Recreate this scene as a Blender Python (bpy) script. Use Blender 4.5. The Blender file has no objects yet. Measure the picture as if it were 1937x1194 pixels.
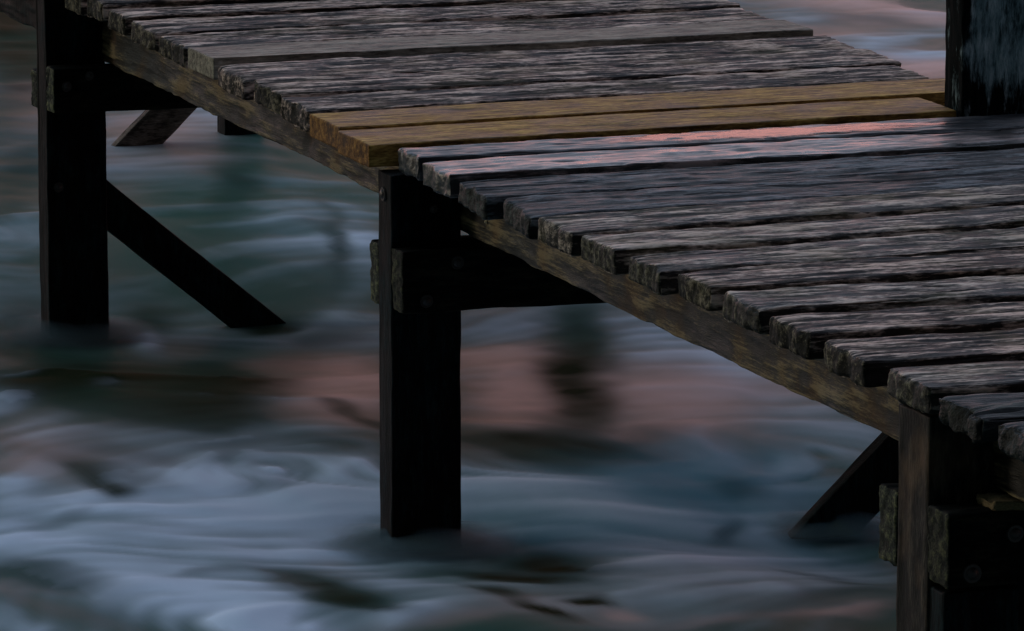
import bpy, math
import numpy as np

# ------------------------------------------------------------------ camera, sky, sun, exposure
S = bpy.context.scene
COL = S.collection
W_PX, H_PX = 1937.0, 1194.0
XC, YC = W_PX / 2, H_PX / 2
F_PX = 12328.67                       # a long lens, 229 mm on a 36 mm sensor
PITCH = math.radians(10.104)
YAW = math.radians(19.2145)
CAM = np.array([-4.301, -13.128, 2.939])
cd = bpy.data.cameras.new('camera')
cam = bpy.data.objects.new('camera', cd)
COL.objects.link(cam)
cd.sensor_width = 36.0
cd.sensor_fit = 'HORIZONTAL'
cd.lens = 36.0 * F_PX / W_PX
cd.clip_start = 0.1
cd.clip_end = 2000
cam.location = CAM
cam.rotation_euler = (math.pi / 2 - PITCH, 0, -YAW)
S.camera = cam
S.render.resolution_x, S.render.resolution_y = 1024, 631

S.view_settings.view_transform = 'Standard'
S.view_settings.look = 'None'
S.view_settings.exposure = 0.80
S.view_settings.gamma = 1.0
S.cycles.use_denoising = True
S.cycles.max_bounces = 6
S.cycles.transparent_max_bounces = 32

SUN_AZ = Vx, Vy = (-0.86, 0.50)       # the afterglow comes from the far left
SUN_EL = math.radians(9)

wd = bpy.data.worlds.new('World')
S.world = wd
wd.use_nodes = True
nt = wd.node_tree
nt.nodes.clear()


def N(t, kind, **kw):
    n = t.nodes.new(kind)
    for k, v in kw.items():
        if k.startswith('i_'):
            n.inputs[k[2:].replace('_', ' ')].default_value = v
        else:
            setattr(n, k, v)
    return n


def ramp(t, fac, stops, interp='LINEAR'):
    n = t.nodes.new('ShaderNodeValToRGB')
    n.color_ramp.interpolation = interp
    e = n.color_ramp.elements
    while len(e) < len(stops):
        e.new(0.5)
    for i, (p, c) in enumerate(stops):
        e[i].position = p
        e[i].color = (c[0], c[1], c[2], 1) if not isinstance(c, (int, float)) else (c, c, c, 1)
    t.links.new(fac, n.inputs['Fac'])
    return n.outputs['Color']


def math_n(t, op, a, b=None, clamp=False):
    n = t.nodes.new('ShaderNodeMath')
    n.operation = op
    n.use_clamp = clamp
    for i, v in enumerate((a, b)):
        if v is None:
            continue
        if isinstance(v, (int, float)):
            n.inputs[i].default_value = v
        else:
            t.links.new(v, n.inputs[i])
    return n.outputs[0]


def mixc(t, fac, a, b, mode='MIX'):
    n = t.nodes.new('ShaderNodeMix')
    n.data_type = 'RGBA'
    n.blend_type = mode
    for sock, v in ((n.inputs[0], fac), (n.inputs[6], a), (n.inputs[7], b)):
        if isinstance(v, (int, float)):
            sock.default_value = v
        elif isinstance(v, (tuple, list)):
            sock.default_value = (v[0], v[1], v[2], 1)
        else:
            t.links.new(v, sock)
    return n.outputs[2]


# dusk sky: Nishita with the sun almost down, plus the pink cloud bank low over the sea
sky = N(nt, 'ShaderNodeTexSky')
sky.sky_type = 'NISHITA'
sky.sun_disc = False
sky.sun_elevation = SUN_EL
sky.sun_rotation = math.atan2(Vx, Vy)
bg1 = N(nt, 'ShaderNodeBackground')
bg1.inputs['Strength'].default_value = 0.006
nt.links.new(sky.outputs[0], bg1.inputs['Color'])
tc = N(nt, 'ShaderNodeTexCoord')
sep = N(nt, 'ShaderNodeSeparateXYZ')
nt.links.new(tc.outputs['Generated'], sep.inputs[0])
mp = N(nt, 'ShaderNodeMapping')
mp.inputs['Scale'].default_value = (1.2, 1.2, 7.0)
nt.links.new(tc.outputs['Generated'], mp.inputs[0])
cl = N(nt, 'ShaderNodeTexNoise', i_Scale=2.2, i_Detail=5.0)
nt.links.new(mp.outputs[0], cl.inputs['Vector'])
zz = math_n(nt, 'ADD', sep.outputs['Z'], math_n(nt, 'MULTIPLY', math_n(nt, 'SUBTRACT', cl.outputs['Fac'], 0.5), 0.10))
band = ramp(nt, zz, [(0.0, (0.70, 0.26, 0.20)), (0.10, (1.05, 0.40, 0.33)), (0.185, (1.0, 0.42, 0.39)), (0.225, (0.55, 0.36, 0.40)),
                     (0.30, (0.34, 0.385, 0.45)), (0.55, (0.34, 0.395, 0.51)), (1.0, (0.31, 0.37, 0.50))])
band = mixc(nt, math_n(nt, 'MULTIPLY', math_n(nt, 'MULTIPLY', sep.outputs['X'], -1.7, clamp=True), 0.9), band, (0.17, 0.30, 0.33))
# brightest out over the sea (towards +y), nearly night behind the camera
side = math_n(nt, 'ADD', math_n(nt, 'MULTIPLY', sep.outputs['Y'], 0.80),
              math_n(nt, 'MULTIPLY', sep.outputs['X'], 0.26))
side = ramp(nt, math_n(nt, 'ADD', math_n(nt, 'MULTIPLY', side, 0.5), 0.5),
            [(0.0, 0.010), (0.38, 0.017), (0.50, 0.4), (0.85, 1.0)], 'EASE')
bandc = mixc(nt, 1.0, band, side, 'MULTIPLY')
bg2 = N(nt, 'ShaderNodeBackground')
bg2.inputs['Strength'].default_value = 1.25
nt.links.new(bandc, bg2.inputs['Color'])
addw = N(nt, 'ShaderNodeAddShader')
nt.links.new(bg1.outputs[0], addw.inputs[0])
nt.links.new(bg2.outputs[0], addw.inputs[1])
wo = N(nt, 'ShaderNodeOutputWorld')
nt.links.new(addw.outputs[0], wo.inputs['Surface'])

sl = bpy.data.lights.new('sun', 'SUN')
sl.energy = 0.24
sl.angle = math.radians(12)
sl.color = (1.0, 0.84, 0.66)
so = bpy.data.objects.new('sun', sl)
COL.objects.link(so)
so.rotation_euler = (math.pi / 2 - SUN_EL, 0, math.atan2(-Vx, Vy) + math.pi)
so.location = (-20, 12, 5)


# ------------------------------------------------------------------ helpers
def vnoise(x, y, z=0.0, seed=0):
    """value noise in -1..1 on arrays"""
    x, y, z = np.broadcast_arrays(np.asarray(x, float), np.asarray(y, float), np.asarray(z, float))
    xi, yi, zi = np.floor(x), np.floor(y), np.floor(z)
    fx, fy, fz = x - xi, y - yi, z - zi
    fx = fx * fx * fx * (fx * (fx * 6 - 15) + 10)
    fy = fy * fy * fy * (fy * (fy * 6 - 15) + 10)
    fz = fz * fz * fz * (fz * (fz * 6 - 15) + 10)
    xi, yi, zi = xi.astype(np.int64), yi.astype(np.int64), zi.astype(np.int64)

    def h(a, b, c):
        n = (a * 374761393 + b * 668265263 + c * 2147483647 + seed * 1274126177) & 0xffffffff
        n = ((n ^ (n >> 13)) * 1274126177) & 0xffffffff
        n = ((n ^ (n >> 16)) * 2246822519) & 0xffffffff
        n = n ^ (n >> 15)
        return (n & 0xffff) / 32767.5 - 1.0
    r = 0
    for dz in (0, 1):
        wz = fz if dz else 1 - fz
        if dz and not np.any(fz):
            continue
        a = h(xi, yi, zi + dz) * (1 - fx) + h(xi + 1, yi, zi + dz) * fx
        b = h(xi, yi + 1, zi + dz) * (1 - fx) + h(xi + 1, yi + 1, zi + dz) * fx
        r = r + wz * (a * (1 - fy) + b * fy)
    return r


def fbm(x, y, z=0.0, octaves=4, seed=0, gain=0.5):
    r, a, s = 0, 1.0, 0.0
    for o in range(octaves):
        k = 2.03 ** o
        r = r + a * vnoise(np.asarray(x) * k + o * 17.3, np.asarray(y) * k - o * 9.1, np.asarray(z) * k, seed + o * 31)
        s += a
        a *= gain
    return r / s


def link(name, me, mat=None, parent=None, loc=(0, 0, 0)):
    o = bpy.data.objects.new(name, me)
    COL.objects.link(o)
    o.location = loc
    if mat:
        me.materials.append(mat)
    if parent is not None:
        o.parent = parent
    return o


def mesh_from(name, v, f, smooth=True, attrs=None):
    me = bpy.data.meshes.new(name)
    v = np.asarray(v, np.float32)
    f = np.asarray(f, np.int32)
    me.vertices.add(len(v))
    me.vertices.foreach_set('co', v.ravel())
    me.loops.add(f.size)
    me.loops.foreach_set('vertex_index', f.ravel())
    me.polygons.add(len(f))
    me.polygons.foreach_set('loop_start', np.arange(0, f.size, 4, dtype=np.int32))
    me.polygons.foreach_set('loop_total', np.full(len(f), 4, np.int32))
    me.polygons.foreach_set('use_smooth', np.full(len(f), smooth, bool))
    for k, a in (attrs or {}).items():
        at = me.attributes.new(k, 'FLOAT', 'POINT')
        at.data.foreach_set('value', np.asarray(a, np.float32))
    me.update(calc_edges=True)
    me.validate()
    return me


def edge_spacing(n, fine=0.012, k=4):
    """0..1 samples with extra ones close to both ends"""
    a = np.linspace(0, 1, n + 1)
    e = np.array([0.25, 0.5, 0.75]) / n
    return np.unique(np.concatenate([a, e, 1 - e]))


def box_lattice(nx, ny, nz):
    """unit box surface lattice: coords (m,3) in 0..1 and quads"""
    xs, ys, zs = edge_spacing(nx), edge_spacing(ny), edge_spacing(nz)
    a, b, c = len(xs), len(ys), len(zs)
    idx = -np.ones((a, b, c), np.int64)
    s = np.zeros((a, b, c), bool)
    s[0], s[-1], s[:, 0], s[:, -1], s[:, :, 0], s[:, :, -1] = (True,) * 6
    idx[s] = np.arange(s.sum())
    I, J, K = np.nonzero(s)
    P = np.stack([xs[I], ys[J], zs[K]], 1)

    def quads(g, flip):
        q = np.stack([g[:-1, :-1], g[1:, :-1], g[1:, 1:], g[:-1, 1:]], -1).reshape(-1, 4)
        return q[:, ::-1] if flip else q
    Fq = np.concatenate([quads(idx[:, :, 0], True), quads(idx[:, :, -1], False),
                         quads(idx[:, 0, :], False), quads(idx[:, -1, :], True),
                         quads(idx[0], True), quads(idx[-1], False)])
    return P, Fq


def wood_height(l, w, seed, rough=1.0, knots=()):
    """weathered grain: l runs along the fibres, w round the section (metres)"""
    ww = w + 0.012 * fbm(l * 1.7, w * 6, 0, 3, seed + 5)
    for (kl, kw, kr) in knots:
        d = np.hypot((l - kl) / 3.2, w - kw)
        ww = ww + np.sign(w - kw) * kr * np.exp(-(d / (kr * 1.3)) ** 2)
    g = 0.55 * vnoise(l * 11.0, ww * 80, 0, seed) + 0.45 * vnoise(l * 24, ww * 150, 0, seed + 1)
    b = 0.6 * vnoise(l * 2.4, ww * 38, 0, seed + 2) + 0.6 * vnoise(l * 9, ww * 42, 0, seed + 6)
    c = np.abs(vnoise(l * 1.3, ww * 30, 0, seed + 3))
    crack = -np.clip(1 - c / 0.07, 0, 1) * np.clip(vnoise(l * 1.5, w * 9, 0, seed + 4) * 2.0, 0, 1)
    chip = fbm(l * 9, w * 30, 0, 3, seed + 8)
    hgt = 0.0022 * g + 0.0022 * b + 0.0050 * crack + 0.0016 * np.minimum(chip, 0.1)
    for (kl, kw, kr) in knots:
        d = np.hypot((l - kl) / 2.2, w - kw)
        hgt = hgt - 0.004 * np.exp(-(d / (kr * 0.6)) ** 2)
    return hgt * rough


def timber(axis, lo, hi, seed, n, r=0.004, rough=1.0, warp=0.003, endrough=0.004, knots=(), corners=None, ragged=0.0):
    """a rounded, weathered baulk. axis = fibre direction 0/1/2; corners(u,v)->remap for planks"""
    lo, hi = np.array(lo, float), np.array(hi, float)
    P, Fq = box_lattice(*n)
    p = lo + P * (hi - lo)
    L = p[:, axis]
    o1, o2 = [i for i in range(3) if i != axis]
    # local edge wear
    rr = r * (1 + 0.6 * fbm(L * 9, p[:, o1] * 12, p[:, o2] * 12, 2, seed + 11))
    rr = np.clip(rr, 0.001, 0.45 * np.min(hi - lo))[:, None]
    core = np.clip(p, lo + rr, hi - rr)
    d = p - core
    ln = np.linalg.norm(d, axis=1, keepdims=True)
    nrm = d / np.maximum(ln, 1e-9)
    p2 = core + nrm * rr
    isend = np.abs(nrm[:, axis]) > 0.6
    # coordinate round the section
    wcoord = np.where(np.abs(nrm[:, o2]) > 0.6, p[:, o1], p[:, o2] + 3.7) + 0.31 * seed
    hg = wood_height(L, wcoord, seed, rough, [(a, b + 0.31 * seed, c) for a, b, c in knots])
    he = endrough * (fbm(p[:, 0] * 60, p[:, 1] * 60, p[:, 2] * 60, 4, seed + 7, 0.65)
                     - 0.5 * np.clip(1 - np.abs(vnoise(p[:, o1] * 18, p[:, o2] * 26, 0, seed + 9)) / 0.10, 0, 1))
    hh = np.where(isend, he, hg)
    p2 = p2 + nrm * hh[:, None]
    # slow warp
    p2[:, o1] += warp * vnoise(L * 2.1, 0.5, 0, seed + 21) + warp * 0.6 * vnoise(L * 7, 0.5, 0, seed + 22)
    p2[:, o2] += warp * vnoise(L * 1.9, 0.5, 0, seed + 23)
    if ragged:
        q = p[:, o1]
        e = ragged * fbm(q * 22, p[:, o2] * 9, 0, 3, seed + 31)
        wgt = np.exp(-np.minimum(L - lo[axis], hi[axis] - L) / 0.05)
        p2[:, axis] += e * wgt
        # worn, sunken corners near the ends
        m = np.clip(vnoise(q * 14, L * 3, 0, seed + 33), 0, 1)
        top = (nrm[:, 2] > -0.3)
        p2[:, 2] -= np.where(top, 0.55 * ragged * m * np.exp(-np.minimum(L - lo[axis], hi[axis] - L) / 0.035), 0)
    hn = hh / 0.0045
    if corners is not None:
        p2 = corners(p2)
    ev = 0.45 + 0.55 * (vnoise(seed * 1.7, 0.3, 0, 5) > -0.25) + 0 * L
    return p2, Fq, dict(grain=np.where(isend, he / max(endrough, 1e-6) * 0.9, hn), endgrain=isend * ev)


# ------------------------------------------------------------------ materials
def principled(name):
    m = bpy.data.materials.new(name)
    m.use_nodes = True
    t = m.node_tree
    return m, t, t.nodes['Principled BSDF']


def wood_mat(name, dark, light, rough=(0.75, 0.5), axis=0, wet=0.0, tint=None, tint_amt=0.35, bump=0.5, spec=0.5, end=0.30, fs=1.0, et=(0.92, 1.06, 0.86)):
    m, t, b = principled(name)
    geo = N(t, 'ShaderNodeNewGeometry')
    mp = N(t, 'ShaderNodeMapping')
    s = [70.0 * fs] * 3
    s[axis] = 13.0 / fs ** 0.5
    mp.inputs['Scale'].default_value = s
    t.links.new(geo.outputs['Position'], mp.inputs[0])
    n1 = N(t, 'ShaderNodeTexNoise', i_Scale=1.0, i_Detail=6.0, i_Roughness=0.65)
    t.links.new(mp.outputs[0], n1.inputs['Vector'])
    mp2 = N(t, 'ShaderNodeMapping')
    s2 = [240.0 * fs ** 0.5] * 3
    s2[axis] = 60.0
    mp2.inputs['Scale'].default_value = s2
    t.links.new(geo.outputs['Position'], mp2.inputs[0])
    n2 = N(t, 'ShaderNodeTexNoise', i_Scale=1.0, i_Detail=3.0)
    t.links.new(mp2.outputs[0], n2.inputs['Vector'])
    n3 = N(t, 'ShaderNodeTexNoise', i_Scale=7.0, i_Detail=4.0)
    t.links.new(geo.outputs['Position'], n3.inputs['Vector'])
    at = N(t, 'ShaderNodeAttribute', attribute_name='grain')
    k = math_n(t, 'ADD', math_n(t, 'MULTIPLY', at.outputs['Fac'], 0.30), n1.outputs['Fac'])
    k = math_n(t, 'ADD', k, math_n(t, 'MULTIPLY', math_n(t, 'SUBTRACT', n2.outputs['Fac'], 0.5), 0.5))
    k = math_n(t, 'ADD', k, math_n(t, 'MULTIPLY', math_n(t, 'SUBTRACT', n3.outputs['Fac'], 0.5), 0.5))
    mid = tuple(0.70 * a + 0.30 * c for a, c in zip(dark, light))
    col = ramp(t, k, [(0.34, tuple(c * 0.4 for c in dark)), (0.46, dark), (0.57, mid), (0.72, light)])
    if tint:
        col = mixc(t, math_n(t, 'MULTIPLY', ramp(t, n3.outputs['Fac'], [(0.5, 0.0), (0.68, 1.0)]), tint_amt), col, tint)
    eg = N(t, 'ShaderNodeAttribute', attribute_name='endgrain')
    col = mixc(t, eg.outputs['Fac'], col, mixc(t, 1.0, col, tuple(end * c for c in et), 'MULTIPLY'))
    t.links.new(col, b.inputs['Base Color'])
    ro = ramp(t, n3.outputs['Fac'], [(0.35, rough[1]), (0.65, rough[0])])
    t.links.new(ro, b.inputs['Roughness'])
    b.inputs['Specular IOR Level'].default_value = spec
    bp = N(t, 'ShaderNodeBump')
    bp.inputs['Strength'].default_value = bump
    bp.inputs['Distance'].default_value = 0.004
    hsum = math_n(t, 'ADD', n1.outputs['Fac'], math_n(t, 'MULTIPLY', n2.outputs['Fac'], 0.6))
    t.links.new(hsum, bp.inputs['Height'])
    t.links.new(bp.outputs[0], b.inputs['Normal'])
    return m


M_OLD = wood_mat('weathered_deck_wood', (0.028, 0.020, 0.017), (0.84, 0.63, 0.53), (0.9, 0.65), 0,
                 tint=(0.16, 0.13, 0.08), spec=0.22)
M_GREY = wood_mat('newer_grey_wood', (0.22, 0.19, 0.155), (0.46, 0.40, 0.33), (0.85, 0.7), 0, bump=0.5, spec=0.2, end=0.75)
M_NEW = wood_mat('fresh_orange_wood', (0.22, 0.115, 0.026), (0.62, 0.38, 0.10), (0.8, 0.6), 0, bump=0.5, spec=0.2, end=0.5, et=(1.1, 0.9, 0.8))
M_WET = wood_mat('wet_deck_wood', (0.016, 0.020, 0.026), (0.085, 0.08, 0.085), (0.5, 0.3), 0, spec=0.5, bump=0.3)
M_MOIST = wood_mat('moist_deck_wood', (0.022, 0.020, 0.022), (0.36, 0.27, 0.26), (0.5, 0.26), 0, spec=0.8, bump=0.35)
M_DAMP = wood_mat('damp_deck_wood', (0.026, 0.021, 0.017), (0.70, 0.56, 0.47), (0.85, 0.55), 0, spec=0.28,
                  tint=(0.14, 0.13, 0.07))
M_BEAM = wood_mat('lit_end_beam_wood', (0.004, 0.004, 0.004), (0.020, 0.018, 0.012), (0.85, 0.7), 0, spec=0.1, end=9.0)  # front colour darkened as shade, end faces lightened as if lit
M_STR = wood_mat('brown_stringer_wood', (0.010, 0.009, 0.005), (0.20, 0.155, 0.075), (0.8, 0.5), 1, tint=(0.17, 0.08, 0.022),
                 tint_amt=0.35, fs=2.6, spec=0.4, bump=0.6)
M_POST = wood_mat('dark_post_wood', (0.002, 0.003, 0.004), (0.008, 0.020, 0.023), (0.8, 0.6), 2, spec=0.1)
M_FADED = wood_mat('faded_brown_wood', (0.10, 0.08, 0.065), (0.24, 0.19, 0.16), (0.85, 0.7), 0, spec=0.1)
M_POSTDRY = wood_mat('worn_post_wood', (0.014, 0.013, 0.012), (0.070, 0.060, 0.048), (0.8, 0.6), 2, spec=0.15,
                     tint=(0.16, 0.10, 0.06), tint_amt=0.5)
M_SOAK = wood_mat('soaked_deck_wood', (0.005, 0.009, 0.013), (0.17, 0.19, 0.21), (0.75, 0.5), 0, spec=0.25, bump=0.7)
M_ROT = wood_mat('rotten_wet_wood', (0.006, 0.010, 0.012), (0.055, 0.062, 0.055), (0.7, 0.5), 0, spec=0.22, bump=0.9)

# tall mooring post: blue-grey bloom over black wood
M_TALL, t, b = principled('blue_weathered_post_wood')
geo = N(t, 'ShaderNodeNewGeometry')
mpp = N(t, 'ShaderNodeMapping')
mpp.inputs['Scale'].default_value = (60, 60, 14)
t.links.new(geo.outputs['Position'], mpp.inputs[0])
n1 = N(t, 'ShaderNodeTexNoise', i_Scale=1.0, i_Detail=7.0, i_Roughness=0.7)
t.links.new(mpp.outputs[0], n1.inputs['Vector'])
mq = N(t, 'ShaderNodeMapping')
mq.inputs['Scale'].default_value = (26, 26, 7)
t.links.new(geo.outputs['Position'], mq.inputs[0])
n2 = N(t, 'ShaderNodeTexNoise', i_Scale=1.0, i_Detail=5.0)
t.links.new(mq.outputs[0], n2.inputs['Vector'])
at = N(t, 'ShaderNodeAttribute', attribute_name='bloom')
k = math_n(t, 'ADD', at.outputs['Fac'], math_n(t, 'MULTIPLY', math_n(t, 'SUBTRACT', n2.outputs['Fac'], 0.5), 1.5))
k = math_n(t, 'ADD', k, math_n(t, 'MULTIPLY', math_n(t, 'SUBTRACT', n1.outputs['Fac'], 0.5), 1.6))
k = ramp(t, k, [(0.15, 0.0), (0.60, 0.75)])
c1 = ramp(t, n1.outputs['Fac'], [(0.36, (0.04, 0.075, 0.085)), (0.5, (0.26, 0.42, 0.48)), (0.66, (0.62, 0.80, 0.88))])
t.links.new(mixc(t, k, (0.004, 0.006, 0.007), c1), b.inputs['Base Color'])
b.inputs['Roughness'].default_value = 0.9
b.inputs['Specular IOR Level'].default_value = 0.05
bp = N(t, 'ShaderNodeBump')
bp.inputs['Strength'].default_value = 0.8
bp.inputs['Distance'].default_value = 0.004
t.links.new(n1.outputs['Fac'], bp.inputs['Height'])
t.links.new(bp.outputs[0], b.inputs['Normal'])

M_PUDDLE, t, b = principled('standing_water')
b.inputs['Base Color'].default_value = (0.02, 0.022, 0.025, 1)
b.inputs['Roughness'].default_value = 0.20
b.inputs['IOR'].default_value = 1.22
geo = N(t, 'ShaderNodeNewGeometry')
mpp = N(t, 'ShaderNodeMapping')
mpp.inputs['Scale'].default_value = (16, 90, 60)
t.links.new(geo.outputs['Position'], mpp.inputs[0])
nn = N(t, 'ShaderNodeTexNoise', i_Scale=1.0, i_Detail=4.0)
t.links.new(mpp.outputs[0], nn.inputs['Vector'])
bp = N(t, 'ShaderNodeBump')
bp.inputs['Strength'].default_value = 0.6
bp.inputs['Distance'].default_value = 0.002
at = N(t, 'ShaderNodeAttribute', attribute_name='cover')
al = math_n(t, 'ADD', at.outputs['Fac'], math_n(t, 'MULTIPLY', math_n(t, 'SUBTRACT', nn.outputs['Fac'], 0.5), 2.0))
t.links.new(ramp(t, al, [(0.20, 0.0), (0.75, 0.9)]), b.inputs['Alpha'])
t.links.new(nn.outputs['Fac'], bp.inputs['Height'])
t.links.new(bp.outputs[0], b.inputs['Normal'])

M_IRON, t, b = principled('rusty_dark_iron')
nn = N(t, 'ShaderNodeTexNoise', i_Scale=180.0, i_Detail=3.0)
t.links.new(ramp(t, nn.outputs['Fac'], [(0.4, (0.03, 0.035, 0.045)), (0.65, (0.10, 0.07, 0.05))]), b.inputs['Base Color'])
b.inputs['Metallic'].default_value = 0.6
b.inputs['Roughness'].default_value = 0.45

M_LIT_MOSS, t, b = principled('lit_brown_moss')
nn = N(t, 'ShaderNodeTexNoise', i_Scale=120.0, i_Detail=4.0)
t.links.new(ramp(t, nn.outputs['Fac'], [(0.4, (0.06, 0.045, 0.02)), (0.62, (0.26, 0.19, 0.09))]), b.inputs['Base Color'])
b.inputs['Roughness'].default_value = 0.9

# ------------------------------------------------------------------ jetty
ZD = 0.839
jetty = bpy.data.objects.new('jetty', None)
COL.objects.link(jetty)
jetty['label'] = 'weathered wooden plank jetty on dark square posts, standing over swirling misty sea water'
jetty['category'] = 'jetty'


def add_timber(name, mat, axis, lo, hi, seed, n, parent=jetty, loc_at=None, label=None, **kw):
    v, f, at = timber(axis, lo, hi, seed, n, **kw)
    org = np.array(loc_at if loc_at is not None else [(lo[0] + hi[0]) / 2, (lo[1] + hi[1]) / 2, min(lo[2], hi[2])])
    me = mesh_from(name, v - org, f, True, at)
    # parts of parts are placed relative to their parent
    base = np.zeros(3)
    q = parent
    while q is not None:
        base += np.array(q.location)
        q = q.parent
    o = link(name, me, mat, parent, tuple(org - base))
    if label:
        o['label'] = label
    return o


# plank table: x of the left end, x of the right end, back edge y at x=0 / x=1.5, front edge y at x=0 / x=1.5,
# top height offset, fore-and-aft tilt (m, + = front edge lower), material, wear, seed
PL = [
    (0.055, 1.60, 4.030, 4.08, 3.840, 3.88, 0.000, 0.000, 'old', 1),
    (0.045, 1.59, 3.790, 3.83, 3.600, 3.63, 0.000, 0.002, 'old', 2),
    (0.050, 1.60, 3.555, 3.59, 3.360, 3.38, 0.000, 0.000, 'old', 3),
    (0.055, 1.58, 3.320, 3.34, 3.120, 3.14, 0.002, 0.000, 'old', 4),
    (0.175, 1.59, 3.085, 3.11, 2.850, 2.86, 0.000, 0.000, 'old', 5),
    (0.050, 1.58, 2.815, 2.83, 2.660, 2.65, 0.010, 0.003, 'old', 6),
    (0.055, 1.585, 2.620, 2.62, 2.470, 2.43, 0.010, 0.000, 'old', 7),
    (0.052, 1.585, 2.432, 2.39, 2.262, 2.27, 0.003, 0.000, 'old', 8),
    (0.054, 1.593, 2.225, 2.235, 2.000, 2.015, 0.001, 0.003, 'old', 9),
    (0.052, 1.573, 1.958, 1.965, 1.738, 1.715, -0.003, 0.004, 'old', 10),
    (0.042, 1.570, 1.685, 1.680, 1.470, 1.485, 0.004, 0.000, 'grey', 11),
    (0.026, 1.578, 1.400, 1.430, 1.160, 1.187, -0.002, 0.006, 'old', 12),
    (0.028, 1.577, 1.115, 1.155, 0.885, 0.930, 0.000, 0.004, 'old', 13),
    (0.020, 1.548, 0.848, 0.896, 0.650, 0.692, -0.004, 0.006, 'old', 14),
    (-0.012, 1.54, 0.545, 0.608, 0.325, 0.389, 0.003, 0.000, 'new', 15),
    (-0.030, 1.366, 0.285, 0.345, 0.062, 0.125, 0.003, 0.000, 'new', 16),
    (0.018, 1.56, 0.020, 0.060, -0.145, -0.130, -0.001, 0.000, 'wet', 17),
    (0.008, 1.56, -0.180, -0.163, -0.385, -0.365, 0.000, 0.000, 'wet2', 18),
    (0.007, 1.57, -0.425, -0.405, -0.625, -0.575, -0.002, 0.009, 'wet3', 19),
    (0.010, 1.56, -0.680, -0.610, -0.885, -0.825, -0.002, 0.009, 'wet3', 20),
    (0.004, 1.57, -0.930, -0.862, -1.140, -1.050, 0.000, 0.003, 'damp', 21),
    (0.007, 1.56, -1.190, -1.100, -1.395, -1.275, 0.000, 0.000, 'damp', 22),
    (0.010, 1.57, -1.435, -1.325, -1.628, -1.545, -0.001, 0.003, 'damp', 23),
    (0.028, 1.56, -1.655, -1.605, -1.850, -1.820, 0.001, 0.000, 'old', 24),
    (0.033, 1.57, -1.885, -1.875, -2.085, -2.085, 0.001, 0.002, 'damp', 25),
    (0.026, 1.56, -2.150, -2.135, -2.345, -2.335, -0.002, 0.003, 'old', 26),
    (0.027, 1.57, -2.405, -2.425, -2.625, -2.655, -0.003, 0.004, 'old', 27),
    (0.018, 1.56, -2.725, -2.735, -2.930, -2.965, 0.004, 0.002, 'damp', 28),
    (0.018, 1.57, -2.952, -2.985, -3.160, -3.200, -0.004, 0.002, 'rot', 29),
    (0.020, 1.56, -3.200, -3.240, -3.400, -3.440, -0.004, 0.004, 'rot', 30),
]
MATS = dict(old=M_OLD, grey=M_GREY, new=M_NEW, wet=M_WET, wet2=M_MOIST, wet3=M_SOAK, damp=M_DAMP, rot=M_ROT)
LBL = {11: 'pale grey squared plank with a clean cut end', 15: 'fresh orange-brown plank, the farther of the two',
       16: 'fresh orange-brown plank, the one that stops at the tall post',
       17: 'wet dark plank with a pink sheen next to the orange planks',
       29: 'rotten blackened plank at the near end'}
TH = 0.051
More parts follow.
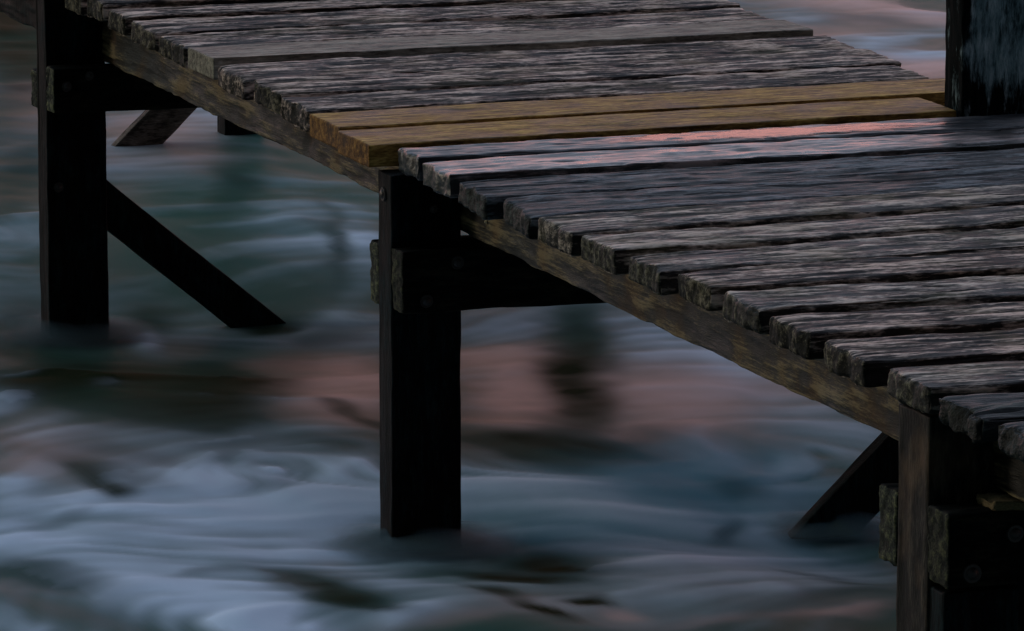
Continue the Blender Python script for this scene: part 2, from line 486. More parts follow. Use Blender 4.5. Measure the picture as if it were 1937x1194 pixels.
for (xl, xr, b0, b1, f0, f1, dz, tilt, kind, sd) in PL:
    W = 0.5 * ((b0 - f0) + (b1 - f1))
    fine = b0 < 2.7
    if not fine:
        n = (90, 16, 5)
    elif kind in ('new', 'grey'):
        n = (160, 26, 8)
    else:
        n = (260, 46, 13)
    rng = np.random.RandomState(sd)
    knots = [(rng.uniform(0.2, 1.4), rng.uniform(0.04, W - 0.04), rng.uniform(0.012, 0.022)) for _ in range(rng.randint(1, 4))]
    if sd == 25:
        knots = [(1.02, 0.07, 0.02)]
    if kind in ('new', 'grey'):
        kw = dict(r=0.0035, rough=0.42, warp=0.0012, endrough=0.0006, knots=knots[:1], ragged=0.0)
    elif kind == 'rot':
        kw = dict(r=0.016, rough=1.7, warp=0.004, endrough=0.006, knots=knots, ragged=0.018)
    else:
        kw = dict(r=0.0095 if sd not in (18,) else 0.005, rough=1.15, warp=0.0030, endrough=0.0032, knots=knots, ragged=0.010)

    def remap(p, b0=b0, b1=b1, f0=f0, f1=f1, W=W, tilt=tilt, dz=dz, xr=xr, gap=0.0 if kind in ('new', 'grey') else 0.014):
        u = p[:, 0] / 1.5
        v = p[:, 1] / W
        q = p.copy()
        front = f0 + (f1 - f0) * u + gap
        back = b0 + (b1 - b0) * u
        q[:, 1] = front + (back - front) * v
        q[:, 2] = p[:, 2] + ZD + dz - tilt * (1 - v)
        return q
    # planks that meet the tall post are notched by stopping short or passing in front of it
    v, f, at = timber(0, (xl, 0, -TH), (xr, W, 0), sd * 7 + 3, n, corners=remap, **kw)
    org = np.array([xl, 0.5 * (b0 + f0), ZD - TH])
    me = mesh_from('plank', v - org, f, kind != 'x', at)
    o = link('plank', me, MATS[kind], jetty, tuple(org))
    if sd in LBL:
        o['label'] = LBL[sd]
    if sd == 17:
        # rain and spray standing on the worn board
        x0, x1 = (0.42, 1.36)
        nx_, ny_ = 150, 16
        gxp = np.linspace(x0, x1, nx_)
        yc_ = (f0 + b0) / 2 + (f1 - f0) * gxp / 1.5
        hw = (W / 2 - 0.010) * (0.95 + 0.75 * fbm(gxp * 9, 0.3, 0, 5, sd, 0.65)) * np.clip((gxp - x0) / 0.16, 0, 1) ** 0.6 * np.clip((x1 - gxp) / 0.30, 0, 1) ** 0.6
        off = 0.006 * (1 if sd == 17 else 0.6) + 0.010 * fbm(gxp * 5, 4.3, 0, 3, sd + 1)
        vv, ff, cv = [], [], []
        for i in range(nx_):
            for j in range(ny_):
                q = j / (ny_ - 1) * 2 - 1
                yy = yc_[i] + off[i] + q * hw[i]
                yy = min(yy, b0 + (b1 - b0) * gxp[i] / 1.5 - 0.006)
                cv.append((1 - abs(q) ** 3) * min(1, (gxp[i] - x0) / 0.2) * min(1, (x1 - gxp[i]) / 0.45) ** 0.8)
                vv.append((gxp[i], yy, ZD + dz + (0.0028 if sd == 17 else 0.0020) - 0.0025 * q ** 6))
        for i in range(nx_ - 1):
            for j in range(ny_ - 1):
                a = i * ny_ + j
                ff.append((a, a + ny_, a + ny_ + 1, a + 1))
        link('puddle', mesh_from('puddle', np.array(vv) - org, ff, True, dict(cover=cv)), M_PUDDLE, o, (0, 0, 0))

# stringers under the plank ends
ZS1, ZS0 = ZD - TH - 0.002, 0.648
for k, (x0, x1) in enumerate(((0.160, 0.225), (1.325, 1.388))):
    for q, (ya, yb_s) in enumerate(((-3.6, 2.93), (2.935, 6.6))):
        add_timber('stringer', M_STR if q == 0 else M_POST, 1, (x0, ya, ZS0), (x1, yb_s, ZS1 - 0.003), 301 + k * 13 + q * 5,  # far lengths take the dark post wood to stand in for shade
                   (8, (900, 200)[q] if k == 0 else 90, 22), r=0.007, rough=1.5, warp=0.003, endrough=0.004)

# barnacles on the left stringer, beside the fresh planks
import bmesh
M_BARN, t, b = principled('pale_barnacle_shell')
b.inputs['Base Color'].default_value = (0.50, 0.40, 0.22, 1)
b.inputs['Roughness'].default_value = 0.6
str0 = [o for o in jetty.children if o.name.startswith('stringer')][0]
for (yy, zz_, rr_) in ((0.42, 0.715, 0.0065), (0.345, 0.700, 0.005), (0.30, 0.700, 0.006), (0.235, 0.690, 0.0085), (0.165, 0.692, 0.006),
                      (0.155, 0.668, 0.005), (0.80, 0.720, 0.006), (-0.17, 0.70, 0.004)):
    bm = bmesh.new()
    bmesh.ops.create_cone(bm, cap_ends=True, segments=10, radius1=rr_ * 1.2, radius2=rr_ * 0.45, depth=rr_ * 0.9)
    for q, v_ in enumerate(bm.verts):
        x, y, z = v_.co
        k_ = 1 + 0.2 * math.sin(q * 2.3 + yy * 90)
        v_.co = (-z, x * k_, y * k_)
    me = bpy.data.meshes.new('barnacle')
    bm.to_mesh(me)
    bm.free()
    link('barnacle', me, M_BARN, str0, tuple(np.array((0.155, yy, zz_)) - np.array(str0.location)))

# bents: posts, pairs of cross beams and the diagonal braces
ZB0, ZB1 = 0.492, 0.626


def bolt(parent, p, nrm, r=0.010):
    """domed square-washer bolt head, nrm = 'x' (left face) or 'y' (front face)"""
    import bmesh
    bm = bmesh.new()
    bmesh.ops.create_uvsphere(bm, u_segments=14, v_segments=8, radius=r)
    for v in bm.verts:
        v.co.z = v.co.z * 0.7
    ret = bmesh.ops.create_cone(bm, cap_ends=True, segments=16, radius1=r * 1.5, radius2=r * 1.4, depth=0.004)
    for v in bm.verts:
        x, y, z = v.co
        v.co = (-z, x, y) if nrm == 'x' else (x, -z, y)
    me = bpy.data.meshes.new('bolt')
    bm.to_mesh(me)
    bm.free()
    base = np.zeros(3)
    q = parent
    while q is not None:
        base += np.array(q.location)
        q = q.parent
    return link('bolt', me, M_IRON, parent, tuple(np.array(p) - base))


def skirt(x0, y0, x1, y1):
    pass


POSTS = []       # footprints, used by the water builder
for bi, yb in enumerate((-2.88, 0.0, 2.85, 5.66)):
    dy = 0.09 if bi else 0.138
    xo = 0.036 if bi == 0 else (-0.088 * 0 - 0.0 if bi == 1 else (-0.004 if bi == 2 else -0.02))
    lift = 0.038 if bi == 2 else 0.0
    # left post
    xl0 = xo
    if bi == 2:
        xl0 = 0.006
    w = 0.158
    top = ZS1 - 0.004
    if bi < 3:
        m = M_POSTDRY if bi == 0 else M_POST
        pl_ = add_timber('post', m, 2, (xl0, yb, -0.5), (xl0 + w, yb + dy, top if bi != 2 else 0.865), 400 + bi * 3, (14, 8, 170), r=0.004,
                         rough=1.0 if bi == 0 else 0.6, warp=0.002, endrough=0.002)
        POSTS.append((xl0, yb, xl0 + w, yb + dy))
        if bi == 1:
            bolt(pl_, (xl0 - 0.002, yb + 0.05, 0.735), 'x', 0.011)
            bolt(pl_, (xl0 + 0.095, yb - 0.002, 0.705), 'y', 0.006)
        if bi == 2:
            bolt(pl_, (xl0 + 0.03, yb - 0.002, 0.33), 'y', 0.009)
    # right post; the one at y = 0 rises above the deck
    if bi != 1:
        xr0 = 1.365 if bi != 3 else 1.297
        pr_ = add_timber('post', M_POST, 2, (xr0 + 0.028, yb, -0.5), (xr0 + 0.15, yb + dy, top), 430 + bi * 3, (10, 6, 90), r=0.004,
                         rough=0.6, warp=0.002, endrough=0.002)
        POSTS.append((xr0 + 0.028, yb, xr0 + 0.15, yb + dy))
    # cross beams in front of and behind the posts
    tb = 0.070 if bi else 0.092
    e = xl0
    if bi < 3:
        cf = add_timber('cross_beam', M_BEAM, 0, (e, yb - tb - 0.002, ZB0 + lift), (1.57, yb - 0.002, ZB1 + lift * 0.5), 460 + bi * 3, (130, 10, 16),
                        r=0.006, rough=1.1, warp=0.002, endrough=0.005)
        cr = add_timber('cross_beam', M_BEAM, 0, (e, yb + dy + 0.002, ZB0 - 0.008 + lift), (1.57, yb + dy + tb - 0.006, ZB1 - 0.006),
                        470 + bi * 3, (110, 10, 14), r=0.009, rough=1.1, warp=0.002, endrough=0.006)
        if bi == 1:
            bolt(cf, (e + 0.055, yb - tb - 0.004, 0.518), 'y', 0.010)
            bolt(cf, (e + 0.125, yb - tb - 0.004, 0.598), 'y', 0.010)
        if bi == 2:
            bolt(cf, (e + 0.035, yb - tb - 0.004, 0.600), 'y', 0.009)
            bolt(cf, (e + 0.095, yb - tb - 0.004, 0.625), 'y', 0.008)
        if bi == 0:
            bolt(cf, (e + 0.045, yb - tb - 0.004, 0.520), 'y', 0.012)
            bolt(cf, (e + 0.125, yb - tb - 0.004, 0.585), 'y', 0.011)
            # second leg piece bolted in front of the post, below the beam
            add_timber('post_packer', M_POST, 2, (xl0 + 0.004, yb - 0.066, -0.5), (xl0 + 0.150, yb - 0.003, ZB0 - 0.010), 480,
                       (14, 6, 110), r=0.004, rough=0.8, warp=0.001)
            # ragged moss on the beam top, its pale colour standing in for light there
            v, f, at = timber(0, (xl0 + 0.085, yb - tb - 0.001, ZB1 - 0.004), (xl0 + 0.7, yb - 0.012, ZB1 + 0.014), 485, (80, 12, 4),
                              r=0.007, rough=1.0, warp=0.002)
            v[:, 2] += 0.005 * fbm(v[:, 0] * 40, v[:, 1] * 40, 0, 3, 77)
            org = np.array([xl0 + 0.3, yb - tb / 2, ZB1])
            base = np.array(cf.location)
            link('lit_moss', mesh_from('lit_moss', v - org, f, True, at), M_LIT_MOSS, cf, tuple(org - base))
    else:
        add_timber('cross_beam', M_BEAM, 0, (e, yb - tb - 0.002, ZB0), (1.57, yb - 0.002, ZB1), 460 + bi * 3, (60, 4, 5), r=0.006)

tall = add_timber('mooring_post', M_TALL, 2, (1.371, 0.108, -0.5), (1.560, 0.208, 1.75), 520, (26, 14, 240), r=0.006, rough=1.1,
                  warp=0.002, endrough=0.004, label='tall square post with blue-grey weathered front rising through the deck')
POSTS.append((1.368, 0.100, 1.560, 0.212))
co = np.zeros(len(tall.data.vertices) * 3, np.float32)
tall.data.vertices.foreach_get('co', co)
co = co.reshape(-1, 3) + np.array(tall.location)
fr = np.clip((0.13 - co[:, 1]) / 0.02, 0, 1)
bl = np.clip((co[:, 0] - 1.372) / 0.05, 0, 1) * np.clip((co[:, 2] - 0.855) / 0.10, 0, 1) * fr
a_ = tall.data.attributes.new('bloom', 'FLOAT', 'POINT')
a_.data.foreach_set('value', bl.astype(np.float32))


def brace(p0, p1, width, y0, y1, seed, n=(60, 10, 5), mat=M_POST):
    """diagonal from p0 to p1 (x, z), width measured across"""
    p0, p1 = np.array(p0, float), np.array(p1, float)
    L = np.linalg.norm(p1 - p0)
    d = (p1 - p0) / L
    nn_ = np.array([-d[1], d[0]])
    v, f, at = timber(0, (0, y0, -width / 2), (L, y1, width / 2), seed, n, r=0.004, rough=0.6, warp=0.002, endrough=0.002)
    q = v.copy()
    q[:, 0] = p0[0] + v[:, 0] * d[0] + v[:, 2] * nn_[0]
    q[:, 2] = p0[1] + v[:, 0] * d[1] + v[:, 2] * nn_[1]
    org = np.array([p0[0], (y0 + y1) / 2, p0[1]])
    return link('brace', mesh_from('brace', q - org, f, True, at), mat, jetty, tuple(org))


# left bent in view: from the left post down to the right
brace((0.075, 0.355), (0.95, -0.375), 0.100, 2.905, 2.948, 601)
# middle bent: from the right post down to the left
brace((1.50, 0.455), (0.62, -0.37), 0.110, -0.125, -0.080, 602)
# far bent: again down to the left
brace((1.50, 0.455), (0.72, -0.30), 0.105, 5.58, 5.62, 603, mat=M_FADED)
# near bent, hidden at the right
brace((0.25, 0.42), (1.1, -0.42), 0.100, -2.70, -2.66, 604)

# ------------------------------------------------------------------ water
r_ = np.array([math.cos(YAW), -math.sin(YAW), 0])
fl_ = np.array([math.sin(YAW), math.cos(YAW), 0])
f_ = fl_ * math.cos(PITCH) - np.array([0, 0, math.sin(PITCH)])
u_ = fl_ * math.sin(PITCH) + np.array([0, 0, math.cos(PITCH)])


def at_z(x, y, z=0.0):
    d = r_ * (x - XC) - u_ * (y - YC) + f_ * F_PX
    return CAM + d * ((z - CAM[2]) / d[2])


# graded grid: fine round the jetty, stretched out to the horizon
def graded(a, b, step, far, k=1.35):
    core = np.arange(a, b + step, step)
    out, s, x = [], step, core[-1]
    while x < far:
        s *= k
        x += s
        out.append(x)
    out2, s, x = [], step, core[0]
    while x > -far:
        s *= k
        x -= s
        out2.append(x)
    return np.array(out2[::-1] + list(core) + out)


gx = graded(-1.6, 5.4, 0.016, 900)
gy = graded(-2.2, 9.6, 0.022, 900)
X, Y = np.meshgrid(gx, gy, indexing='ij')
# domain warp gives the drawn-out, curling look of a long exposure
wx = X + 0.06 * fbm(X * 1.3, Y * 0.9, 0, 3, 71) + 0.05 * fbm(X * 5, Y * 3.4, 0, 3, 72)
wy = Y + 0.10 * fbm(X * 1.3, Y * 0.9, 0, 3, 73) + 0.11 * fbm(X * 5, Y * 3.4, 0, 3, 74)

# long exposure: noise smeared along a swirling current (line integral convolution)
_e = 0.01


def current(x, y):
    def psi(a, b):
        return 1.0 * fbm(a * 1.05, b * 0.8, 0, 2, 95, 0.35)
    lf = 1 / (1 + np.exp((x + 0.3 * y - 0.1) / 0.18))          # the backwash left of the middle post runs seaward
    u = (psi(x, y + _e) - psi(x, y - _e)) / (2 * _e) + 1.45 - 0.2 * lf
    v = -(psi(x + _e, y) - psi(x - _e, y)) / (2 * _e) - 0.25 + 1.15 * lf
    m = np.sqrt(u * u + v * v) + 0.25
    return u / m, v / m


def smear(freq, length, steps, seed):
    acc = 0
    for sg in (1, -1):
        x, y = X.copy(), Y.copy()
        for k in range(steps):
            if k or sg == 1:
                acc = acc + vnoise(x * freq, y * freq * 0.75, 0, seed) * (1 - 0.7 * k / steps)
            u, v = current(x, y)
            x = x + sg * u * length / steps
            y = y + sg * v * length / steps
    return acc / np.std(acc), x, y


s_fine, xa, ya = smear(24.0, 0.26, 9, 301)
s_mid, xb, yb_ = smear(8.5, 0.50, 9, 302)
streak = 0.5 * s_fine + 0.8 * s_mid
inside = (np.abs(X - 1.6) < 3) & (np.abs(Y - 3) < 5)
wx = wx + 0.12 * (xb - X - np.mean((xb - X)[inside]))
wy = wy + 0.12 * (yb_ - Y - np.mean((yb_ - Y)[inside]))

# patches seen in the water: centre (px), radii (px), turn (deg), what, how much
# foam = white froth, pink = sky reflection painted as colour, dark = dark water and a painted post reflection, teal = clear deeper water
PT = [
    # left strip beyond the left post
    (20, 30, 60, 50, 0, 'dark_water', 1.0), (30, 100, 80, 55, 0, 'dark_water', .7), (30, 130, 60, 60, 0, 'teal', .8), (25, 165, 60, 26, 0, 'pink_refl', .5),
    (50, 200, 60, 40, 0, 'pink_refl', .35), (30, 330, 60, 90, 0, 'dark_water', .45), (30, 470, 70, 60, 0, 'teal', .4), (30, 590, 80, 50, 0, 'dark_water', .5),
    # between left and middle post, top to bottom
    (300, 240, 130, 34, 0, 'pink_refl', .55), (310, 300, 130, 24, 0, 'pink_refl', .35), (400, 235, 70, 30, 0, 'foam', .22),
    (480, 330, 160, 60, 0, 'teal', .9), (620, 320, 90, 70, 0, 'teal', .8), (430, 330, 60, 25, 0, 'dark_water', .5),
    (300, 400, 120, 60, 0, 'teal', .7), (560, 440, 90, 45, 0, 'foam', .33), (650, 470, 60, 60, 0, 'foam', .42),
    (600, 450, 22, 55, 10, 'dark_water', .6), (420, 370, 50, 35, 0, 'dark_water', .35), (300, 500, 110, 45, 0, 'teal', .6),
    (620, 560, 90, 30, 0, 'foam', .25), (500, 560, 60, 18, 0, 'dark_water', .7), (600, 590, 80, 25, 0, 'dark_water', .35),
    (255, 560, 60, 16, 0, 'dark_water', .6), (260, 600, 34, 20, 15, 'foam', .55), (560, 640, 60, 20, 0, 'dark_water', .4),
    # brown dark belt
    (260, 700, 260, 60, 0, 'dark_water', .95), (140, 680, 110, 70, 0, 'dark_water', .8), (420, 700, 110, 60, 0, 'dark_water', .9), (300, 780, 170, 40, 5, 'dark_water', .5),
    (420, 780, 150, 45, 5, 'dark_water', .55), (60, 630, 60, 15, 0, 'dark_water', .4),
    (190, 707, 42, 16, 10, 'foam', .95), (70, 690, 60, 10, -15, 'foam', .5), (40, 745, 60, 18, 0, 'foam', .4), (400, 685, 45, 5, 0, 'foam', .6),
    (360, 738, 50, 8, 5, 'foam', .5), (500, 745, 90, 10, 0, 'foam', .35),
    # pink belt, the sky's reflection painted into the water colour
    (600, 690, 110, 60, 0, 'pink_refl', .95), (650, 750, 90, 40, 0, 'pink_refl', .95), (960, 720, 110, 70, 0, 'pink_refl', 1.0), (1240, 730, 190, 55, 0, 'pink_refl', .85),
    (1300, 790, 170, 40, 0, 'pink_refl', .5), (900, 660, 60, 20, 0, 'pink_refl', .5), (560, 650, 90, 20, 0, 'pink_refl', .5),
    (680, 775, 80, 12, 22, 'dark_water', .7), (940, 620, 80, 24, 0, 'foam', .33), (1230, 630, 100, 40, 0, 'foam', .35), (1400, 680, 110, 40, 0, 'foam', .32),
    (1320, 730, 110, 30, 0, 'pink_refl', .4), (1060, 610, 60, 45, 0, 'teal', .6), (1056, 705, 74, 64, 0, 'dark_water', .85), (1075, 625, 60, 60, 0, 'dark_water', .75), (1070, 760, 60, 40, 0, 'dark_water', .6),  # the dark patches here paint the blurred reflection of a post
    (1560, 790, 130, 40, 10, 'foam', .28), (1500, 730, 90, 40, 10, 'pink_refl', .4),
    # grey-green curls, left
    (60, 800, 130, 30, 10, 'foam', .30), (90, 830, 110, 30, 10, 'pink_refl', .28), (230, 850, 120, 24, 12, 'dark_water', .35), (210, 915, 60, 26, 18, 'dark_water', .75),
    (60, 880, 90, 30, 0, 'pink_refl', .3), (280, 830, 130, 20, 0, 'foam', .25), (20, 930, 60, 26, 0, 'foam', .25), (450, 850, 110, 20, 0, 'dark_water', .25), (150, 860, 210, 70, 8, 'pink_refl', .30), (200, 890, 160, 22, 14, 'dark_water', .4),
    (130, 1110, 170, 26, 6, 'dark_water', .5), (90, 1150, 150, 16, 14, 'pink_refl', .3),
    (520, 815, 120, 18, -8, 'foam', .35), (600, 830, 90, 14, 0, 'dark_water', .3),
    # bright foam sweep
    (300, 960, 210, 45, -8, 'foam', .75), (480, 930, 190, 45, -8, 'foam', .6), (560, 885, 140, 22, -3, 'foam', .75), (140, 1030, 150, 40, 5, 'foam', .95),
    (300, 1040, 190, 40, 0, 'foam', .8), (480, 1040, 140, 60, 0, 'foam', .55), (620, 1005, 60, 18, 0, 'foam', .75), (600, 960, 110, 50, 0, 'foam', .4),
    (540, 912, 90, 12, 0, 'dark_water', .3), (240, 1000, 60, 10, 0, 'dark_water', .2), (120, 985, 50, 12, -18, 'dark_water', .5), (670, 1010, 40, 40, 0, 'pink_refl', .35),
    (110, 1095, 140, 18, 3, 'dark_water', .55), (60, 1120, 120, 14, 0, 'pink_refl', .3), (330, 1100, 200, 30, 15, 'foam', .55), (120, 1160, 160, 22, 14, 'dark_water', .45),
    (420, 1150, 170, 50, 8, 'foam', .7), (430, 1080, 70, 14, -10, 'dark_water', .5), (520, 1115, 80, 20, 10, 'foam', .7), (40, 1185, 120, 20, 10, 'foam', .3),
    # brown hollow below the middle post
    (640, 1110, 100, 36, 14, 'dark_water', .95), (720, 1145, 80, 20, 12, 'dark_water', .9), (600, 1075, 60, 16, 0, 'dark_water', .5), (590, 1100, 50, 22, 20, 'pink_refl', .3),
    (770, 1095, 90, 30, 10, 'foam', .45), (800, 1160, 130, 28, -10, 'foam', .6), (850, 1185, 150, 16, -5, 'pink_refl', .35),
    # right: blue sky reflection painted into the water colour, with dark streaks
    (1000, 820, 170, 22, 3, 'dark_water', .85), (1120, 850, 130, 22, 5, 'dark_water', .6), (1230, 810, 90, 18, 5, 'dark_water', .3), (940, 900, 110, 36, 5, 'foam', .42),
    (1000, 960, 130, 40, 10, 'teal', .5), (1100, 920, 120, 40, 10, 'foam', .34), (1260, 930, 150, 70, 0, 'blue_refl', .9), (1350, 900, 200, 60, 0, 'blue_refl', .6),
    (1430, 940, 90, 46, 0, 'blue_refl', .8), (1420, 920, 60, 14, 10, 'dark_water', .45), (1375, 975, 40, 14, -20, 'dark_water', .4), (1470, 960, 60, 30, 0, 'foam', .18),
    (1560, 870, 110, 40, -20, 'foam', .22), (1320, 1030, 170, 36, 0, 'foam', .30), (1300, 1090, 220, 40, 0, 'foam', .36), (1560, 1060, 110, 26, 0, 'foam', .3),
    (1070, 1050, 100, 26, 4, 'dark_water', .9), (1010, 1082, 90, 14, 6, 'dark_water', .95), (880, 1060, 70, 16, 0, 'dark_water', .3), (940, 1000, 80, 18, 0, 'foam', .26),
    (1540, 1060, 60, 8, 5, 'dark_water', .4), (1600, 1090, 70, 16, 10, 'dark_water', .4), (1650, 1130, 70, 16, 5, 'dark_water', .25), (1450, 1110, 90, 30, 0, 'foam', .3),
    (960, 1128, 44, 13, 12, 'dark_water', 1.0), (1035, 1166, 42, 12, 15, 'dark_water', .95), (1100, 1139, 42, 11, 10, 'dark_water', 1.0), (1170, 1166, 36, 11, 0, 'pink_refl', .9),
    (1050, 1150, 130, 30, 5, 'pink_refl', .35), (1600, 1175, 90, 16, -5, 'pink_refl', .55), (1300, 1185, 160, 12, 0, 'pink_refl', .35), (1560, 1140, 90, 16, -5, 'dark_water', .3),
    (1925, 1160, 50, 40, 0, 'foam', .3), (1925, 1115, 40, 20, 0, 'dark_water', .4),
    # broad tones laid over the details above
    (420, 420, 300, 190, 0, 'teal', .5), (30, 140, 70, 130, 0, 'dark_water', .5), (30, 380, 70, 200, 0, 'teal', .6),
    (1250, 1120, 420, 70, 0, 'foam', .30), (1000, 930, 220, 70, 0, 'foam', .20), (1350, 1010, 260, 60, 0, 'foam', .22),
    (350, 1010, 420, 130, -6, 'foam', .42), (1250, 690, 260, 100, 0, 'foam', .10), (1320, 900, 260, 110, 0, 'blue_refl', .8),
    (1740, 130, 130, 34, 0, 'pink_refl', 1.0), (1700, 60, 120, 22, 0, 'teal', .7), (1620, 12, 160, 14, 5, 'pink_refl', .6), (1560, 60, 160, 14, -5, 'pink_refl', .3),
    # far right, top
    (1640, 60, 260, 90, 0, 'pink_refl', .35),
    (1300, 960, 330, 110, 0, 'blue_refl', .6), (1000, 940, 160, 60, 0, 'blue_refl', .4),
    (1560, 20, 160, 24, 5, 'teal', .5), (1650, 8, 110, 12, 8, 'pink_refl', .8), (1760, 35, 70, 14, 8, 'pink_refl', .6), (1640, 38, 130, 10, 5, 'dark_water', .22),
    (1650, 82, 80, 12, -12, 'foam', .6), (1590, 75, 90, 10, -8, 'foam', .25), (1745, 72, 60, 15, 0, 'teal', .9), (1730, 100, 80, 9, 0, 'foam', .8),
    (1770, 128, 70, 16, 0, 'pink_refl', 1.0), (1690, 108, 50, 8, 10, 'pink_refl', .5), (1500, 30, 70, 14, 0, 'foam', .35), (1760, 58, 60, 8, -8, 'foam', .3),
]
chan = {c: np.zeros_like(X) for c in ('foam', 'pink_refl', 'dark_water', 'teal', 'blue_refl')}
# general background
base_n = fbm(wx * 1.1, wy * 0.8, 0, 5, 81)
fine_n = 0.45 * fbm(wx * 3.4, wy * 2.3, 0, 5, 82, 0.6) + 0.20 * streak
chan['foam'] += np.clip(0.05 + 0.26 * base_n + 0.24 * fine_n, 0, 1)
chan['teal'] += np.clip(0.5 - 0.5 * base_n, 0, 1)
# all patches are ellipses lying on the water, measured along and across the line of sight
AX = X * r_[0] + Y * r_[1]
AY = X * fl_[0] + Y * fl_[1]
WX = wx * r_[0] + wy * r_[1]
WY = wx * fl_[0] + wy * fl_[1]
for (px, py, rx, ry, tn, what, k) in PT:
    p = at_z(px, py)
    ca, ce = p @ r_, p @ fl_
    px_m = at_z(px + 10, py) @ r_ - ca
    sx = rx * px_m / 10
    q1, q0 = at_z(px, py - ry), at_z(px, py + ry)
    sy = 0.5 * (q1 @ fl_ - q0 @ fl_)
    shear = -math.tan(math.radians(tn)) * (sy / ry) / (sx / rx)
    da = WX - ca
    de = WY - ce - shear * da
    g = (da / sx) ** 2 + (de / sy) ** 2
    if what == 'pink_refl':
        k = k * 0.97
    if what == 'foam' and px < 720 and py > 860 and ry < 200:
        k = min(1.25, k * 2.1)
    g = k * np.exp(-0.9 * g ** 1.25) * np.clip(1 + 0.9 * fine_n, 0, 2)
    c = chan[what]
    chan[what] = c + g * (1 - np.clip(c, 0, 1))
wk = np.clip(chan['dark_water'], 0, 1)
chan['foam'] = chan['foam'] * (1 - 0.75 * np.where(chan['foam'] < 0.5, wk, wk * 0.3)) * (1 - 0.3 * chan['pink_refl'])
# fine wisps inside the froth
wis = 0.33 * streak
chan['foam'] = chan['foam'] * (1 + 0.65 * wis) * 1.08

Z = 0.010 * fbm(wx * 1.6, wy * 1.0, 0, 3, 61) + 0.007 * fbm(wx * 4.5, wy * 2.6, 0, 3, 62) + 0.008 * chan['foam'] + 0.0012 * s_mid
Z = Z - 0.062 * np.exp(-((X - 0.92) / 0.4) ** 2 - ((Y + 0.25) / 0.5) ** 2)
core = np.clip(np.minimum.reduce([X + 2.2, 6.0 - X, Y + 2.8, 10.5 - Y]) / 0.6, 0.15, 1)
Z = (Z - 0.054 * np.exp(-((X - 0.05) / 0.4) ** 2 - ((Y + 0.0) / 0.5) ** 2) - 0.078 * np.exp(-((X - 0.35) / 0.75) ** 2 - ((Y - 2.75) / 0.8) ** 2)) * core
v = np.stack([X, Y, Z], -1).reshape(-1, 3)
idx = np.arange(X.size).reshape(X.shape)
f = np.stack([idx[:-1, :-1], idx[1:, :-1], idx[1:, 1:], idx[:-1, 1:]], -1).reshape(-1, 4)

M_WATER, t, b = principled('misty_sea_water')


def water_colour(t):
    A = {c: N(t, 'ShaderNodeAttribute', attribute_name=c).outputs['Fac'] for c in chan}
    col = mixc(t, A['teal'], (0.055, 0.095, 0.080), (0.016, 0.100, 0.078))
    col = mixc(t, A['blue_refl'], col, (0.045, 0.25, 0.36))
    col = mixc(t, A['pink_refl'], col, (0.66, 0.43, 0.39))
    col = mixc(t, A['foam'], col, (0.68, 0.82, 1.0))
    col = mixc(t, A['dark_water'], col, (0.018, 0.026, 0.013))
    return col, A


col, A = water_colour(t)
t.links.new(col, b.inputs['Base Color'])
ro = ramp(t, A['foam'], [(0.0, 0.5), (0.6, 0.85)])
t.links.new(ro, b.inputs['Roughness'])
b.inputs['IOR'].default_value = 1.09
t.links.new(ramp(t, A['dark_water'], [(0.0, 0.22), (0.5, 0.02)]), b.inputs['Specular IOR Level'])
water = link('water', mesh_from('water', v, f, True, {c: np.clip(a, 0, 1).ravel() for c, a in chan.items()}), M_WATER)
water['kind'] = 'structure'

# the swash that rises and falls on the posts, soft in a long exposure: low collars of thin froth
ZW = Z


def water_z(x, y):
    return float(ZW[np.argmin(np.abs(gx - x)), np.argmin(np.abs(gy - y))])


def water_c(x, y):
    i, j = np.argmin(np.abs(gx - x)), np.argmin(np.abs(gy - y))
    return {c: float(np.clip(a[i, j], 0, 1)) for c, a in chan.items()}


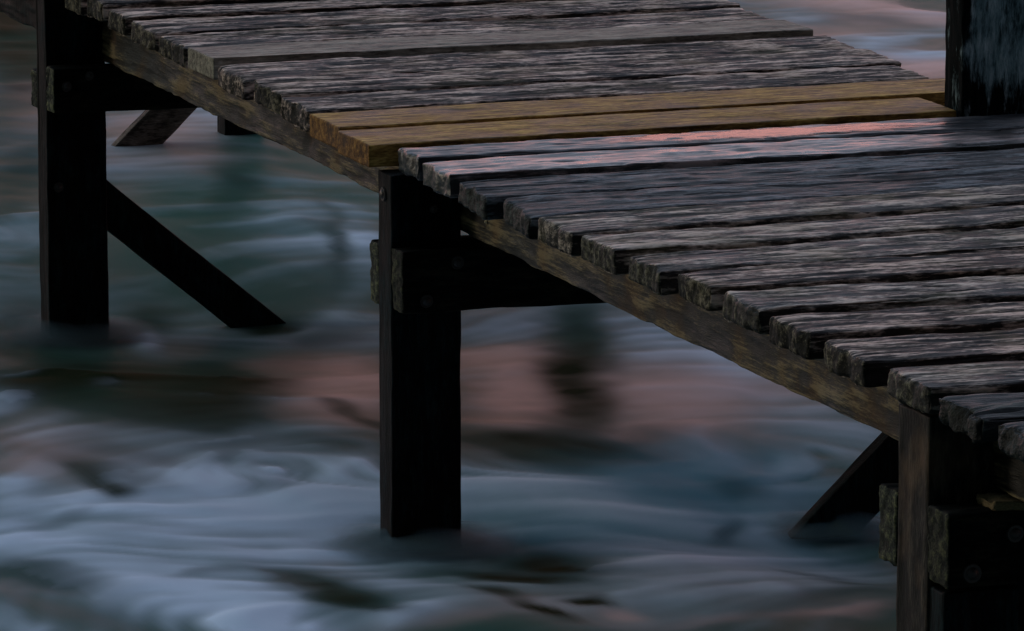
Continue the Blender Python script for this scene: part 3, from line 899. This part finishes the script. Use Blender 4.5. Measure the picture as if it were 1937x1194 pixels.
M_SWASH = bpy.data.materials.new('thin_sea_froth')
M_SWASH.use_nodes = True
t = M_SWASH.node_tree
b = t.nodes['Principled BSDF']
col, A = water_colour(t)
t.links.new(col, b.inputs['Base Color'])
b.inputs['Roughness'].default_value = 0.7
b.inputs['Specular IOR Level'].default_value = 0.1
cov = N(t, 'ShaderNodeAttribute', attribute_name='cover')
t.links.new(cov.outputs['Fac'], b.inputs['Alpha'])
VV, FF, AT = [], [], {c: [] for c in list(chan) + ['cover']}


def collar(x0, y0, x1, y1, sd):
    """a few centimetres of spray above the water, as thin level veils that fade outwards and upwards"""
    n, m, layers = 64, 7, 9
    cx, cy = (x0 + x1) / 2, (y0 + y1) / 2
    hx, hy = (x1 - x0) / 2, (y1 - y0) / 2
    zc = np.mean([water_z(cx + a, cy + b_) for a in (-0.15, 0, 0.15) for b_ in (-0.15, 0, 0.15)])
    ang = np.linspace(0, 2 * math.pi, n, endpoint=False)
    ca, sa = np.cos(ang), np.sin(ang)
    k = 1 / np.maximum(np.abs(ca), np.abs(sa))
    for l in range(layers):
        base = sum(len(a) for a in VV)
        hgt = 0.002 + 0.036 * l / (layers - 1)
        wob = 1 + 0.35 * vnoise(ca * 1.7 + l * 0.13, sa * 1.7, 0, sd)
        for j in range(m):
            u = j / (m - 1)
            off = 0.16 * u * wob
            x = cx + (hx * k + off) * ca
            y = cy + (hy * k + off) * sa
            VV.append(np.stack([x, y, zc + hgt * (1 - 0.6 * u) * wob + 0 * x], 1))
            cc = water_c(cx - 0.06, cy - 0.2)
            for c in chan:
                AT[c].append(np.full(n, cc[c] if c != 'foam' else max(cc[c], 0.2)))
            AT['cover'].append(np.full(n, 0.42 * (1 - u) ** 1.5 * (1 - 0.6 * l / layers)))
        for j in range(m - 1):
            for i in range(n):
                a, c = base + j * n + i, base + j * n + (i + 1) % n
                FF.append((a, c, c + n, a + n))


for i, (x0, y0, x1, y1) in enumerate(POSTS):
    if y0 < 5:
        collar(x0, y0, x1, y1, 700 + i)
collar(0.95, -0.125, 1.03, -0.080, 721)
sw = link('sea_froth', mesh_from('sea_froth', np.concatenate(VV), FF, True, {c: np.concatenate(a) for c, a in AT.items()}), M_SWASH)
sw['kind'] = 'stuff'
sw['label'] = 'thin soft froth washing around the feet of the jetty posts'
sw['category'] = 'froth'
